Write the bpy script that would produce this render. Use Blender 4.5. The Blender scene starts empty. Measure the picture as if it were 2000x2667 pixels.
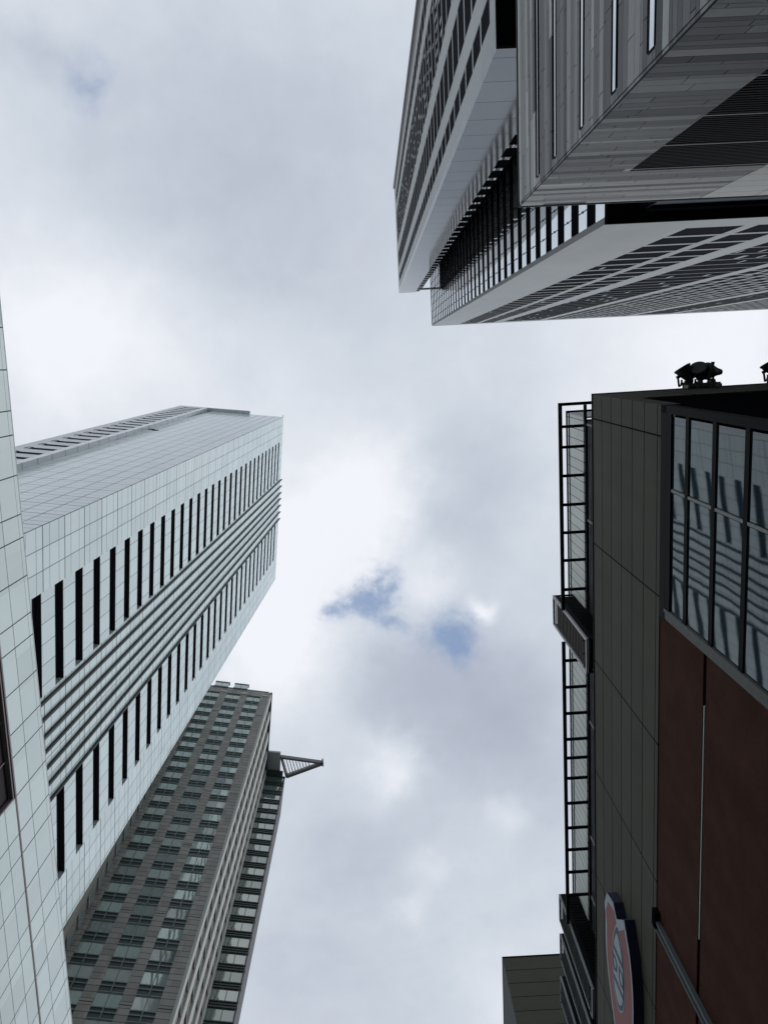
import bpy, math, random
from mathutils import Matrix, Vector
random.seed(7)
S = bpy.context.scene
COL = S.collection

# ---------------------------------------------------------------- camera
F_PX, CX, CY, WPX, HPX = 2003.0, 1000.0, 1333.5, 2000.0, 2667.0
zc = Vector((968.0 - CX, 940.0 - CY, F_PX)).normalized()      # zenith in camera axes (right, down, forward)
ax = (Vector((1, 0, 0)) - zc * zc.x).normalized()
ay = zc.cross(ax)
yaw = math.radians(-2.8)
wx = ax * math.cos(yaw) + ay * math.sin(yaw)
wy = -ax * math.sin(yaw) + ay * math.cos(yaw)
right = Vector((wx.x, wy.x, zc.x)); down = Vector((wx.y, wy.y, zc.y)); fwd = Vector((wx.z, wy.z, zc.z))
cam_data = bpy.data.cameras.new('camera'); cam = bpy.data.objects.new('camera', cam_data); COL.objects.link(cam)
R = Matrix((right, -down, -fwd)).transposed().to_4x4()
cam.matrix_world = Matrix.Translation((0, 0, 1.6)) @ R
cam_data.sensor_fit = 'HORIZONTAL'; cam_data.sensor_width = 36.0
cam_data.lens = 36.0 * F_PX / WPX
cam_data.clip_start = 0.1; cam_data.clip_end = 5000
S.camera = cam

# ---------------------------------------------------------------- sky, sun, exposure
S.view_settings.view_transform = 'Standard'; S.view_settings.look = 'None'
S.view_settings.exposure = 0.0; S.view_settings.gamma = 1.0
SUN_EL, SUN_AZ = math.radians(34), math.radians(24)           # azimuth measured from +X towards +Y
sun_dir = Vector((math.cos(SUN_EL) * math.cos(SUN_AZ), math.cos(SUN_EL) * math.sin(SUN_AZ), math.sin(SUN_EL)))
sd = bpy.data.lights.new('sun', 'SUN'); sd.energy = 1.0; sd.angle = math.radians(20); sd.color = (1.0, 0.96, 0.9)
so = bpy.data.objects.new('sun', sd); COL.objects.link(so); so.location = (0, 0, 300)
so.rotation_euler = sun_dir.to_track_quat('Z', 'Y').to_euler()

def sky():
    w = bpy.data.worlds.new('World'); S.world = w; w.use_nodes = True
    nt = w.node_tree; nt.nodes.clear(); L = nt.links
    def n(t, **k):
        o = nt.nodes.new(t)
        for a, b in k.items(): setattr(o, a, b)
        return o
    def m(op, a, b=None, c=None, clamp=False):
        o = n('ShaderNodeMath', operation=op, use_clamp=clamp)
        for i, v in enumerate((a, b, c)):
            if v is None: continue
            if isinstance(v, (int, float)): o.inputs[i].default_value = v
            else: L.new(v, o.inputs[i])
        return o.outputs[0]
    out = n('ShaderNodeOutputWorld'); bg = n('ShaderNodeBackground'); bg.inputs[1].default_value = 0.1
    L.new(bg.outputs[0], out.inputs[0])
    st = n('ShaderNodeTexSky', sky_type='NISHITA', sun_disc=False)
    st.sun_elevation = SUN_EL; st.sun_rotation = math.radians(90) - SUN_AZ
    tc = n('ShaderNodeTexCoord'); sep = n('ShaderNodeSeparateXYZ'); L.new(tc.outputs['Generated'], sep.inputs[0])
    zz = m('MAXIMUM', sep.outputs[2], 0.06)
    px = m('DIVIDE', sep.outputs[0], zz); py = m('DIVIDE', sep.outputs[1], zz)   # a flat cloud layer
    cb = n('ShaderNodeCombineXYZ'); L.new(px, cb.inputs[0]); L.new(py, cb.inputs[1])
    def noise(scale, detail, rough, off=0.0, dist=0.0):
        mp = n('ShaderNodeMapping'); mp.inputs['Location'].default_value = (off, off * 0.7, off * 0.3)
        L.new(cb.outputs[0], mp.inputs[0])
        t = n('ShaderNodeTexNoise'); L.new(mp.outputs[0], t.inputs['Vector'])
        t.inputs['Scale'].default_value = scale; t.inputs['Detail'].default_value = detail
        t.inputs['Roughness'].default_value = rough; t.inputs['Distortion'].default_value = dist
        return t
    # wobble the layer so that no feature is round
    w1 = noise(5.0, 4, 0.55, 3.1); w2 = noise(22.0, 4, 0.6, 9.3)
    def wob(tex, ch, amp):
        s = n('ShaderNodeSeparateColor'); L.new(tex.outputs['Color'], s.inputs[0])
        return m('MULTIPLY', m('SUBTRACT', s.outputs[ch], 0.5), amp)
    qx = m('ADD', px, m('ADD', wob(w1, 0, 0.12), wob(w2, 0, 0.05)))
    qy = m('ADD', py, m('ADD', wob(w1, 1, 0.12), wob(w2, 1, 0.05)))
    def gsum(feats):
        acc = None
        for (cx_, cy_, sx, amp) in feats:
            dx = m('SUBTRACT', qx, cx_); dy = m('SUBTRACT', qy, cy_)
            r2 = m('ADD', m('MULTIPLY', dx, dx), m('MULTIPLY', dy, dy))
            e = m('EXPONENT', m('MULTIPLY', r2, -0.5 / (sx * sx)))
            e = m('MULTIPLY', e, amp)
            acc = e if acc is None else m('ADD', acc, e)
        return acc
    def P(u, v, s, a):
        c = Vector((u - CX, v - CY, F_PX)); k = c.dot(zc)
        return (c.dot(wx) / k, c.dot(wy) / k, s / F_PX, a)
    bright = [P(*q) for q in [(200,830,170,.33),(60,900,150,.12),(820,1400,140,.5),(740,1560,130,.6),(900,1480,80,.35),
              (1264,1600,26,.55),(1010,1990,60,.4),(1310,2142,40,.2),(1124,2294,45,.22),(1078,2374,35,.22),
              (1300,2600,130,.25),(1850,930,260,.4),(700,1750,110,.3),(1130,1520,60,.35),(560,1010,200,.15),(980,1250,110,.3),(900,-3200,1500,.7),(1000,5600,1500,.35),(-3500,1000,1200,.3)]]  # huge patches north and south are added out of view to brighten walls
    dark = [P(*q) for q in [(1250,1860,150,-.42),(1060,1780,90,-.2),(400,260,300,-.24),(950,200,330,-.22),(1150,1330,130,-.22),(700,560,300,-.12),
              (1290,1200,110,-.12),(930,2180,110,-.15),(850,2560,260,-.14),(60,120,60,-.2),(1400,1980,120,-.15)]]
    gaps = [P(*q) for q in [(1012,1512,34,1.0),(985,1560,32,.75),(935,1572,34,.7),(892,1597,26,.5),(1030,1612,28,.6),(960,1550,75,.28),
              (1212,1590,30,.5),(1128,1662,48,.55),(1208,1690,50,.75),(1204,1738,34,.5),(1170,1690,90,.2),
              (205,175,48,.5),(150,245,50,.34),(100,126,26,.22),(40,60,40,.2)]]
    big = noise(3.2, 6, 0.55, 1.7, 0.4)
    fine = noise(14.0, 6, 0.6, 5.2, 0.3)
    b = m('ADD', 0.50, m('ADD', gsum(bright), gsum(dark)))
    b = m('ADD', b, m('MULTIPLY', m('SUBTRACT', big.outputs[0], 0.5), 0.42))
    b = m('ADD', b, m('MULTIPLY', m('SUBTRACT', fine.outputs[0], 0.5), 0.24))
    ramp = n('ShaderNodeValToRGB'); cr = ramp.color_ramp
    cr.elements[0].position = 0.0; cr.elements[0].color = (.43, .47, .56, 1)
    cr.elements[1].position = 1.0; cr.elements[1].color = (.89, .91, .965, 1)
    e = cr.elements.new(.5); e.color = (.61, .665, .745, 1)
    e = cr.elements.new(.25); e.color = (.50, .54, .635, 1)
    L.new(b, ramp.inputs[0])
    sc = n('ShaderNodeVectorMath', operation='SCALE'); L.new(ramp.outputs[0], sc.inputs[0]); sc.inputs[3].default_value = 10.0
    g = gsum(gaps)
    rag = noise(24.0, 7, 0.6, 7.7, 0.1)
    g = m('MULTIPLY', g, m('MAXIMUM', m('ADD', -0.35, m('MULTIPLY', rag.outputs[0], 2.7)), 0.0))
    mr = n('ShaderNodeMapRange', interpolation_type='SMOOTHSTEP'); L.new(g, mr.inputs[0])
    mr.inputs[1].default_value = 0.0; mr.inputs[2].default_value = 1.5; mr.inputs[3].default_value = 0.0; mr.inputs[4].default_value = 0.86
    blue = n('ShaderNodeVectorMath', operation='SCALE'); L.new(st.outputs[0], blue.inputs[0]); blue.inputs[3].default_value = 1.0
    haze = n('ShaderNodeMix', data_type='RGBA'); haze.inputs[0].default_value = 0.5
    L.new(blue.outputs[0], haze.inputs[6]); haze.inputs[7].default_value = (3.3, 4.9, 7.8, 1)
    mix = n('ShaderNodeMix', data_type='RGBA'); L.new(mr.outputs[0], mix.inputs[0])
    L.new(sc.outputs[0], mix.inputs[6]); L.new(haze.outputs[2], mix.inputs[7])
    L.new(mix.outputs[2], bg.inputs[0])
sky()

# ---------------------------------------------------------------- helpers
EYE = 1.6            # heights below are measured from the camera; build() adds this
class MB:
    def __init__(s): s.v = []; s.f = []; s.m = []
    def quad(s, a, b, c, d, mi=0):
        i = len(s.v); s.v += [a, b, c, d]; s.f.append((i, i+1, i+2, i+3)); s.m.append(mi); return s
    def hexa(s, p, mi=0):
        i = len(s.v); s.v += [tuple(q) for q in p]
        for f in ((0,3,2,1),(4,5,6,7),(0,1,5,4),(1,2,6,5),(2,3,7,6),(3,0,4,7)):
            s.f.append(tuple(i+k for k in f)); s.m.append(mi)
        return s
    def box(s, x0, x1, y0, y1, z0, z1, mi=0):
        if x0 > x1: x0, x1 = x1, x0
        if y0 > y1: y0, y1 = y1, y0
        if z0 > z1: z0, z1 = z1, z0
        return s.hexa([(x0,y0,z0),(x1,y0,z0),(x1,y1,z0),(x0,y1,z0),(x0,y0,z1),(x1,y0,z1),(x1,y1,z1),(x0,y1,z1)], mi)
    def prism(s, poly, z0, z1, mi=0):            # poly in xy, counter-clockwise
        i = len(s.v); k = len(poly)
        s.v += [(x, y, z0) for x, y in poly] + [(x, y, z1) for x, y in poly]
        s.f.append(tuple(range(i+k-1, i-1, -1))); s.m.append(mi)
        s.f.append(tuple(range(i+k, i+2*k))); s.m.append(mi)
        for a in range(k):
            b = (a+1) % k; s.f.append((i+a, i+b, i+k+b, i+k+a)); s.m.append(mi)
        return s
    def plate(s, poly, x0, x1, mi=0):            # poly in yz, extruded along x
        i = len(s.v); k = len(poly)
        s.v += [(x0, y, z) for y, z in poly] + [(x1, y, z) for y, z in poly]
        s.f.append(tuple(range(i, i+k))); s.m.append(mi)
        s.f.append(tuple(range(i+2*k-1, i+k-1, -1))); s.m.append(mi)
        for a in range(k):
            b = (a+1) % k; s.f.append((i+b, i+a, i+k+a, i+k+b)); s.m.append(mi)
        return s
    def beam(s, a, b, w, h, mi=0):
        a = Vector(a); b = Vector(b); d = (b-a).normalized()
        up = Vector((0,0,1)) if abs(d.z) < .9 else Vector((0,1,0))
        u = d.cross(up).normalized()*w/2; t = u.cross(d).normalized()*h/2
        return s.hexa([a-u-t, a+u-t, b+u-t, b-u-t, a-u+t, a+u+t, b+u+t, b-u+t], mi)
    def lathe(s, o, axis, prof, seg=20, mi=0):   # prof: (distance along axis, radius)
        axis = Vector(axis).normalized(); t = Vector((0,0,1)) if abs(axis.z) < .9 else Vector((1,0,0))
        u = axis.cross(t).normalized(); w = axis.cross(u); o = Vector(o); i = len(s.v)
        for d, r in prof:
            for k in range(seg):
                a = 2*math.pi*k/seg; s.v.append(tuple(o+axis*d+(u*math.cos(a)+w*math.sin(a))*r))
        for j in range(len(prof)-1):
            for k in range(seg):
                k2 = (k+1) % seg
                s.f.append((i+j*seg+k, i+j*seg+k2, i+(j+1)*seg+k2, i+(j+1)*seg+k)); s.m.append(mi)
        s.f.append(tuple(i+k for k in range(seg-1,-1,-1))); s.m.append(mi)
        s.f.append(tuple(i+(len(prof)-1)*seg+k for k in range(seg))); s.m.append(mi)
        return s
    def build(s, name, mats, parent=None, off=(0,0,-EYE), smooth=False, bevel=0):
        me = bpy.data.meshes.new(name)
        me.from_pydata([(x-off[0], y-off[1], z-off[2]) for x, y, z in s.v], [], s.f)
        if not isinstance(mats, (list, tuple)): mats = [mats]
        for q in mats: me.materials.append(q)
        me.polygons.foreach_set('material_index', s.m)
        if smooth: me.polygons.foreach_set('use_smooth', [True]*len(s.f))
        me.validate(); me.update()
        o = bpy.data.objects.new(name, me); COL.objects.link(o)
        if parent: o.parent = parent
        if bevel:
            b = o.modifiers.new('bevel', 'BEVEL'); b.width = bevel; b.segments = 2; b.limit_method = 'ANGLE'
        return o

def tag(o, label, cat=None, group=None):
    o['label'] = label
    if cat: o['category'] = cat
    if group: o['group'] = group
    return o
def thing(name, label, cat, mat=None, group=None):
    o = bpy.data.objects.new(name, None); COL.objects.link(o); o.empty_display_size = 1
    if mat is not None: o.matrix_world = mat
    return tag(o, label, cat, group)
def dup(o, parent, dz=0.0, dy=0.0, dx=0.0):
    c = o.copy(); COL.objects.link(c); c.parent = parent
    c.location = o.location + Vector((dx, dy, dz))
    return c

# ---------------------------------------------------------------- materials
def mat_spec(m_, c):
    m_.node_tree.nodes['Principled BSDF'].inputs['Specular Tint'].default_value = (*c, 1); return m_
def mat(name, base, rough=.5, spec=.5, metal=0.0, lines=(), line_col=(.05,.06,.065), var=None, noise=None,
        bump=None, ior=1.5, streak=None, tint=None):
    m_ = bpy.data.materials.new(name); m_.use_nodes = True
    nt = m_.node_tree; L = nt.links; bs = nt.nodes['Principled BSDF']
    bs.inputs['Roughness'].default_value = rough; bs.inputs['Specular IOR Level'].default_value = spec
    bs.inputs['Metallic'].default_value = metal; bs.inputs['IOR'].default_value = ior
    bs.inputs['Base Color'].default_value = (*base, 1)
    if not (lines or var or noise or bump or streak): return m_
    def math_(op, a, b=None, c=None):
        o = nt.nodes.new('ShaderNodeMath'); o.operation = op
        for i, v in enumerate((a, b, c)):
            if v is None: continue
            if isinstance(v, (int, float)): o.inputs[i].default_value = v
            else: L.new(v, o.inputs[i])
        return o.outputs[0]
    tc = nt.nodes.new('ShaderNodeTexCoord'); sp = nt.nodes.new('ShaderNodeSeparateXYZ'); L.new(tc.outputs['Object'], sp.inputs[0])
    XYZ = sp.outputs
    def mixc(fac, a, b, mode='MIX'):
        o = nt.nodes.new('ShaderNodeMix'); o.data_type = 'RGBA'; o.blend_type = mode
        for s_, v in ((0, fac), (6, a), (7, b)):
            if isinstance(v, (int, float)): o.inputs[s_].default_value = v
            elif isinstance(v, tuple): o.inputs[s_].default_value = (*v, 1) if len(v) == 3 else v
            else: L.new(v, o.inputs[s_])
        return o.outputs[2]
    color = (*base, 1)
    hsum = None
    if var:                                      # per-panel tone: (amount, period_a, axis_a, off_a, period_z, off_z)
        amt, pa, axa, oa, pz, oz = var
        ca = math_('FLOOR', math_('DIVIDE', math_('SUBTRACT', XYZ[axa], oa), pa))
        cz = math_('FLOOR', math_('DIVIDE', math_('SUBTRACT', XYZ[2], oz), pz))
        cb = nt.nodes.new('ShaderNodeCombineXYZ'); L.new(ca, cb.inputs[0]); L.new(cz, cb.inputs[1])
        wn = nt.nodes.new('ShaderNodeTexWhiteNoise'); wn.noise_dimensions = '3D'; L.new(cb.outputs[0], wn.inputs[0])
        k = math_('ADD', 1.0 - amt, math_('MULTIPLY', wn.outputs[0], 2*amt))
        gr = nt.nodes.new('ShaderNodeCombineColor')
        for i in range(3): L.new(k, gr.inputs[i])
        color = mixc(1.0, color, gr.outputs[0], 'MULTIPLY')
    if noise:                                    # (scale, amount)
        for sc_, amt in noise:
            t = nt.nodes.new('ShaderNodeTexNoise'); L.new(tc.outputs['Object'], t.inputs['Vector'])
            t.inputs['Scale'].default_value = sc_; t.inputs['Detail'].default_value = 6
            k = math_('ADD', 1.0 - amt, math_('MULTIPLY', t.outputs[0], 2*amt))
            gr = nt.nodes.new('ShaderNodeCombineColor')
            for i in range(3): L.new(k, gr.inputs[i])
            color = mixc(1.0, color, gr.outputs[0], 'MULTIPLY')
    if streak:                                   # rain streaks: (horizontal scale, amount)
        mp = nt.nodes.new('ShaderNodeMapping'); L.new(tc.outputs['Object'], mp.inputs[0])
        mp.inputs['Scale'].default_value = (streak[0], streak[0], streak[0]*.06)
        t = nt.nodes.new('ShaderNodeTexNoise'); L.new(mp.outputs[0], t.inputs['Vector']); t.inputs['Scale'].default_value = 1; t.inputs['Detail'].default_value = 5
        k = math_('ADD', 1.0 - streak[1], math_('MULTIPLY', t.outputs[0], 2*streak[1]))
        gr = nt.nodes.new('ShaderNodeCombineColor')
        for i in range(3): L.new(k, gr.inputs[i])
        color = mixc(1.0, color, gr.outputs[0], 'MULTIPLY')
    for (axis, period, offs, width) in lines:
        for o_ in offs:
            d = math_('PINGPONG', math_('SUBTRACT', XYZ[axis], o_), period/2)   # distance to the nearest joint
            near = math_('LESS_THAN', d, width/2)
            hsum = near if hsum is None else math_('MAXIMUM', hsum, near)
    if hsum is not None: color = mixc(hsum, color, line_col)
    if isinstance(color, tuple): bs.inputs['Base Color'].default_value = color
    else: L.new(color, bs.inputs['Base Color'])
    if hsum is not None:
        L.new(math_('ADD', rough, math_('MULTIPLY', hsum, .8-rough)), bs.inputs['Roughness'])
        L.new(math_('MULTIPLY', math_('SUBTRACT', 1.0, hsum), spec), bs.inputs['Specular IOR Level'])
    if bump:                                     # (scale, strength, distance)
        t = nt.nodes.new('ShaderNodeTexNoise'); L.new(tc.outputs['Object'], t.inputs['Vector'])
        t.inputs['Scale'].default_value = bump[0]; t.inputs['Detail'].default_value = 2
        b = nt.nodes.new('ShaderNodeBump'); b.inputs['Strength'].default_value = bump[1]; b.inputs['Distance'].default_value = bump[2]
        L.new(t.outputs[0], b.inputs['Height']); L.new(b.outputs[0], bs.inputs['Normal'])
    return m_

# ================================================================ ground
g = MB().quad((-900,-900,0),(900,-900,0),(900,900,0),(-900,900,0)).build('ground', mat('street_paving', (.20,.20,.195), .9, .2, noise=[(.05,.2),(2,.15)]), off=(0,0,0))
g['kind'] = 'structure'

# ================================================================ white panelled tower
TH = 181.6
Lean = Vector((0.04601632, 0.00225057, 1.0)).normalized()
Atop = Vector((-21.11590403, 11.7407864, 181.6))
th = math.radians(97.154)
xa = Vector((math.cos(th), math.sin(th), 0)); xa = (xa - Lean*xa.dot(Lean)).normalized(); ya = Lean.cross(xa)
Mw = Matrix((xa, ya, Lean)).transposed().to_4x4(); Mw.translation = Atop - Lean*TH/Lean.z
tower = thing('office_tower', 'tall pale white panelled office tower with two banks of long dark window slots', 'tower', Mw)
FO = [.5+TH, 1.45+TH-.05, 3.2+TH-.45]
WP, WL = (.70,.84,.86), (.20,.24,.25)
m_wfront = mat('white_glass_panel_front', WP, .12, .8, lines=[(2,4.02,[TH-3.5],.15),(2,4.02,[TH-3.5+2.9,TH-3.5+1.2],.07),(0,1.85,[0.0],.07)],
               line_col=WL, var=(.07,1.85,0,0,4.02,TH-3.5), streak=(.9,.06), noise=[(.15,.05),(.02,.08)], ior=1.7)
m_wspan = mat('white_glass_panel_spandrel', WP, .12, .8, lines=[(0,1.79,[5.5+.895],.06)],
               line_col=WL, var=(.07,1.79,0,6.4,4.02,TH-3.5), streak=(.9,.06), noise=[(.15,.05),(.02,.08)], ior=1.7)
m_wspan2 = mat('white_glass_panel_spandrel_lower', WP, .12, .8, lines=[(0,1.77,[24.7+.885],.06)],
               line_col=WL, var=(.07,1.77,0,25.6,4.02,TH-3.5), streak=(.9,.06), noise=[(.15,.05),(.02,.08)], ior=1.7)
m_wside = mat('white_glass_panel_side', (.79,.89,.89), .14, .8, lines=[(2,4.02,[TH-3.5],.13),(2,4.02,[TH-3.5+2.8,TH-3.5+1.3],.06),(1,1.86,[0.0],.08)],
               line_col=WL, var=(.045,1.86,1,0,4.02,TH-3.5), noise=[(.15,.05),(.02,.08)], ior=1.7)
m_dark = mat('dark_recess', (.022,.019,.025), .8, .03)
m_dwin = mat('dark_window_glass', (.030,.026,.034), .5, .06, noise=[(1.5,.4)])
m_rib = mat('grey_metal_rib', (.065,.075,.08), .6, .1)
m_trim = mat('pale_metal_trim', (.52,.56,.58), .4, .5)
T = 180.0
b = MB(); b.box(.35,38.9,.7,19.6,-EYE,T-.5)
b.build('structural_core', m_dark, tower)
b = MB()
for x0, x1 in ((0,5.5),(14.45,24.7),(33.55,39.22)): b.box(x0,x1,0,.69,-EYE,T)
b.build('front_wall', m_wfront, tower)
NS = 31
for (x0, x1, mm) in ((5.5,14.45,m_wspan),(24.7,33.55,m_wspan2)):
    b = MB(); b.box(x0,x1,.004,.5,T-3.85,T); 
    for k in range(NS):
        zt = T-3.85-4.02*k
        b.box(x0,x1,.004,.5,zt-4.02,zt-1.62)
    b.box(x0,x1,.004,.5,-EYE,T-3.85-4.02*NS)
    b.build('spandrel_wall', mm, tower)
    first = None
    for k in range(NS):
        zt = T-3.85-4.02*k
        if first is None:
            w = MB(); w.box(x0+.01,x1-.01,.52,.68,-1.62,0); w.box(x0+.01,x1-.01,.03,.5,-.05,-.003)
            first = w.build('window', m_dwin, tower, off=(0,0,0)); first.location.z = zt+EYE
        else:
            c = dup(first, tower, -4.02*k)
b = MB(); b.box(-.02,.34,.003,16.8,-EYE,T-.002); b.build('side_wall', m_wside, tower)
b = MB(); b.box(38.95,39.22,.7,27,-EYE,T); b.build('far_side_wall', m_wside, tower)
# ribs between the two banks, standing proud of the roof
rib0 = None
for i, x in enumerate((14.9,16.45,18.05,19.5,21.1,22.75,24.4)):
    if rib0 is None:
        rib0 = MB().box(-.11,.11,-.24,-.002,-EYE,T+1.5).build('rib', m_rib, tower); rib0.location.x = x
    else:
        c = dup(rib0, tower, dx=x-14.9)
# rear wing with recessed slots on the end face: outer skin leans in towards the base
b = MB()
def yk(z): return 24.2 + (z-T)*.0466                     # rear edge
def ys(z): return 17.7 + (z-T+20)*.0420                  # front edge of slots
def ye(z): return 21.3 + (z-T+20)*.0465                  # rear edge of slots
zs = [T-3.6-4.02*k for k in range(23)]
zb = zs[-1]-4.0
z = T
def wing(y0, y1, z0, z1): b.hexa([(-.75,y0(z0),z0),(.34,y0(z0),z0),(.34,y1(z0),z0),(-.75,y1(z0),z0),(-.75,y0(z1),z1),(.34,y0(z1),z1),(.34,y1(z1),z1),(-.75,y1(z1),z1)])
yj = lambda z: ys(z)-.9
N_ = 20
wing(ye, yk, zb-20, T)
last = T
for zt in zs:
    wing(ys, ye, zt, last); last = zt-1.45
wing(ys, ye, zb-20, last)
b_j = MB(); b_j.hexa([(-.75,yj(zb-20),zb-20),(.34,yj(zb-20),zb-20),(.34,ys(zb-20),zb-20),(-.75,ys(zb-20),zb-20),(-.75,yj(T),T),(.34,yj(T),T),(.34,ys(T),T),(-.75,ys(T),T)])
b_j.build('jog_wall', mat('white_glass_panel_jog', (.72,.77,.785), .2, .6, lines=[(2,4.02,[TH-3.5],.13)], line_col=WL, noise=[(.15,.05)]), tower)
b.build('rear_wing_wall', mat('pale_grey_panel_wing', (.62,.66,.68), .35, .5, lines=[(2,4.02,[TH-3.6],.05)], line_col=(.2,.22,.23), noise=[(.1,.05)]), tower)
sw0 = None
for i, zt in enumerate(zs):
    y0 = ys(zt); y1 = ye(zt)
    w = MB().box(-.45,-.2, y0-.1, y1+.1, zt-1.47, zt-.0)
    o = w.build('slot_window', m_dwin, tower)
    h = MB().beam((-.80,y1+.35,zt-.1),(-.80,y1+.35,zt-1.2),.05,.05); h.beam((-.80,y1+.35,zt-.1),(-.80,y1-.3,zt-.1),.05,.05)
    h.build('bracket', m_dark, o)
MB().box(-.76,.34,7.85,24.3,T+.003,T+.9).box(0,39.2,0,.5,T+.003,T+.16).box(.34,38.9,7.9,23,T-.4,T+.8).build('parapet', mat('white_parapet_panel', (.76,.84,.85), .2, .6), tower)
MB().box(-.06,.1,14.9,16.9,T-47.6,T-46.5).box(-.05,.1,13.9,14.9,T-48.6,T-47.4).build('vent_opening', m_dark, tower)
MB().box(-.35,-.1,.12,.2,T+.1,T+.5).beam((5,7.9,T+.8),(5,7.9,T+2.4),.1,.1).build('roof_mast', m_dark, tower)

# ================================================================ near-left glass panelled building
a2 = math.radians(92.4275)
M2 = Matrix.Translation((-23.3921, 4.9097, 0)) @ Matrix.Rotation(a2, 4, 'Z')
lowb = thing('panelled_building', 'pale glass panelled building with sharp roof edge filling the left edge of the photo', 'building', M2)
H2 = 50.0
m_l1 = mat('milky_glass_panel', (.73,.86,.87), .06, .9, lines=[(0,6.75,[3.83,5.38,8.0],.075),(2,200,[H2+EYE-2.67],.055),(2,200,[H2+EYE-.5],.03)],
           line_col=(.07,.09,.10), var=(.08,2.25,0,-2.9,2.67,H2+EYE), streak=(1.2,.05), noise=[(.12,.08)], bump=(.5,.05,.2))
m_l2 = mat('milky_glass_panel_lower', (.71,.84,.85), .06, .9, lines=[(0,6.75,[3.83,5.38,8.0],.06),(2,1.56,[H2+EYE-4.6],.05)],
           line_col=(.07,.09,.10), var=(.08,2.25,0,-2.9,1.56,H2+EYE-4.6), streak=(1.2,.05), noise=[(.12,.08)], bump=(.5,.05,.2))
x0,x1 = -38,62
MB().box(x0,x1,.4,30,-EYE,H2-.3).build('structural_core', m_dark, lowb)
MB().box(x0,x1,0,.39,H2-4.52,H2).build('parapet_panels', m_l1, lowb)
MB().box(x0,x1,-.03,.39,H2-4.58,H2-4.52).box(x0,x1,-.04,.39,H2-4.70,H2-4.63).build('string_course', mat('pinkish_metal_band', (.30,.27,.28), .4, .3), lowb)
b = MB()
WX = [(8.0,21.54),(-26,-11.0)]
b.box(x0,-26,.0,.39,-EYE,H2-4.70); b.box(-11,8,0,.39,-EYE,H2-4.70); b.box(21.54,x1,0,.39,-EYE,H2-4.70)
for wa, wb in WX: b.box(wa,wb,0,.39,-EYE,H2-12.1)
b.build('wall_panels', m_l2, lowb)
for wa, wb in WX:
    w = MB().box(wa,wb,.3,.395,H2-12.1,H2-4.9).build('window', m_dwin, lowb)
    f = MB().box(wa,wb,-.02,.29,H2-5.0,H2-4.88).box(wb-.13,wb,-.012,.29,H2-12.1,H2-5.0)
    for k in range(1,5): f.box(wa+(wb-wa)*k/5-.04,wa+(wb-wa)*k/5+.04,.2,.296,H2-12.1,H2-5.0)
    f.build('frame', mat('window_surround', (.20,.18,.19), .5, .2), w)
MB().box(x0,x1,-.012,.4,H2+.002,H2+.08).build('coping', m_trim, lowb)

# ================================================================ brown tiled tower
H3 = 150.0
t3 = math.radians(10.4633)
M3 = Matrix.Translation((-24.62354, 66.6843, 0)) @ Matrix.Rotation(t3, 4, 'Z')
brown = thing('brown_tower', 'brown stone tiled office tower with grey green windows behind the white panelled tower', 'tower', M3)
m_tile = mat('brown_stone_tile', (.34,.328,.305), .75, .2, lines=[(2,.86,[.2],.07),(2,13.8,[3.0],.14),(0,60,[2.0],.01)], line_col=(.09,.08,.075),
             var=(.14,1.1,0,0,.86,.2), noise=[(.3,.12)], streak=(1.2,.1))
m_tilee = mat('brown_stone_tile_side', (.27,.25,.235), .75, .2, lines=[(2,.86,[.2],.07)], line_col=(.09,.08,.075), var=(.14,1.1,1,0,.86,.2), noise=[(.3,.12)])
m_pier = mat('pale_stone_pier', (.47,.475,.45), .6, .3, noise=[(.4,.12)], streak=(1.0,.1))
m_gl = mat('green_grey_glass', (.31,.41,.385), .04, .9, metal=.22, ior=2.2, bump=(.3,.05,.3))
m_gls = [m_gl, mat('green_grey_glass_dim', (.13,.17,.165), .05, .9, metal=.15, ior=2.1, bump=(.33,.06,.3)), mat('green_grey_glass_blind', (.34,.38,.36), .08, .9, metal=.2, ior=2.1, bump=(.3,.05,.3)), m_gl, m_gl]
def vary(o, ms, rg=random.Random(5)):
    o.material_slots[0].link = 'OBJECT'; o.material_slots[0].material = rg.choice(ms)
m_fin = mat('dark_green_spandrel', (.055,.075,.073), .4, .4)
m_rail = mat('grey_green_transom', (.22,.26,.25), .5, .3)
m_mull = mat('pale_mullion', (.33,.37,.36), .45, .5)
WS = [(1.62,4.38),(5.72,8.5),(9.95,12.86)]
b = MB(); b.box(-13.8,-.3,.6,17.7,-EYE,H3-.5); b.build('structural_core', m_dark, brown)
b = MB()
prev = 0.0
ZB3 = H3-92
for (a_, c_) in WS + [(13.85,13.85)]:
    b.box(-a_, -prev, 0, .59, ZB3, H3-2.2); prev = c_
b.box(-14.0,0,.02,.59,-EYE,ZB3-.01); b.box(-14.0,0,0,.59,H3-2.19,H3)
b.build('wall', m_tile, brown)
win0 = {}
RP = 3.43
rows = [H3-2.75-RP*k for k in range(27)]
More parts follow.
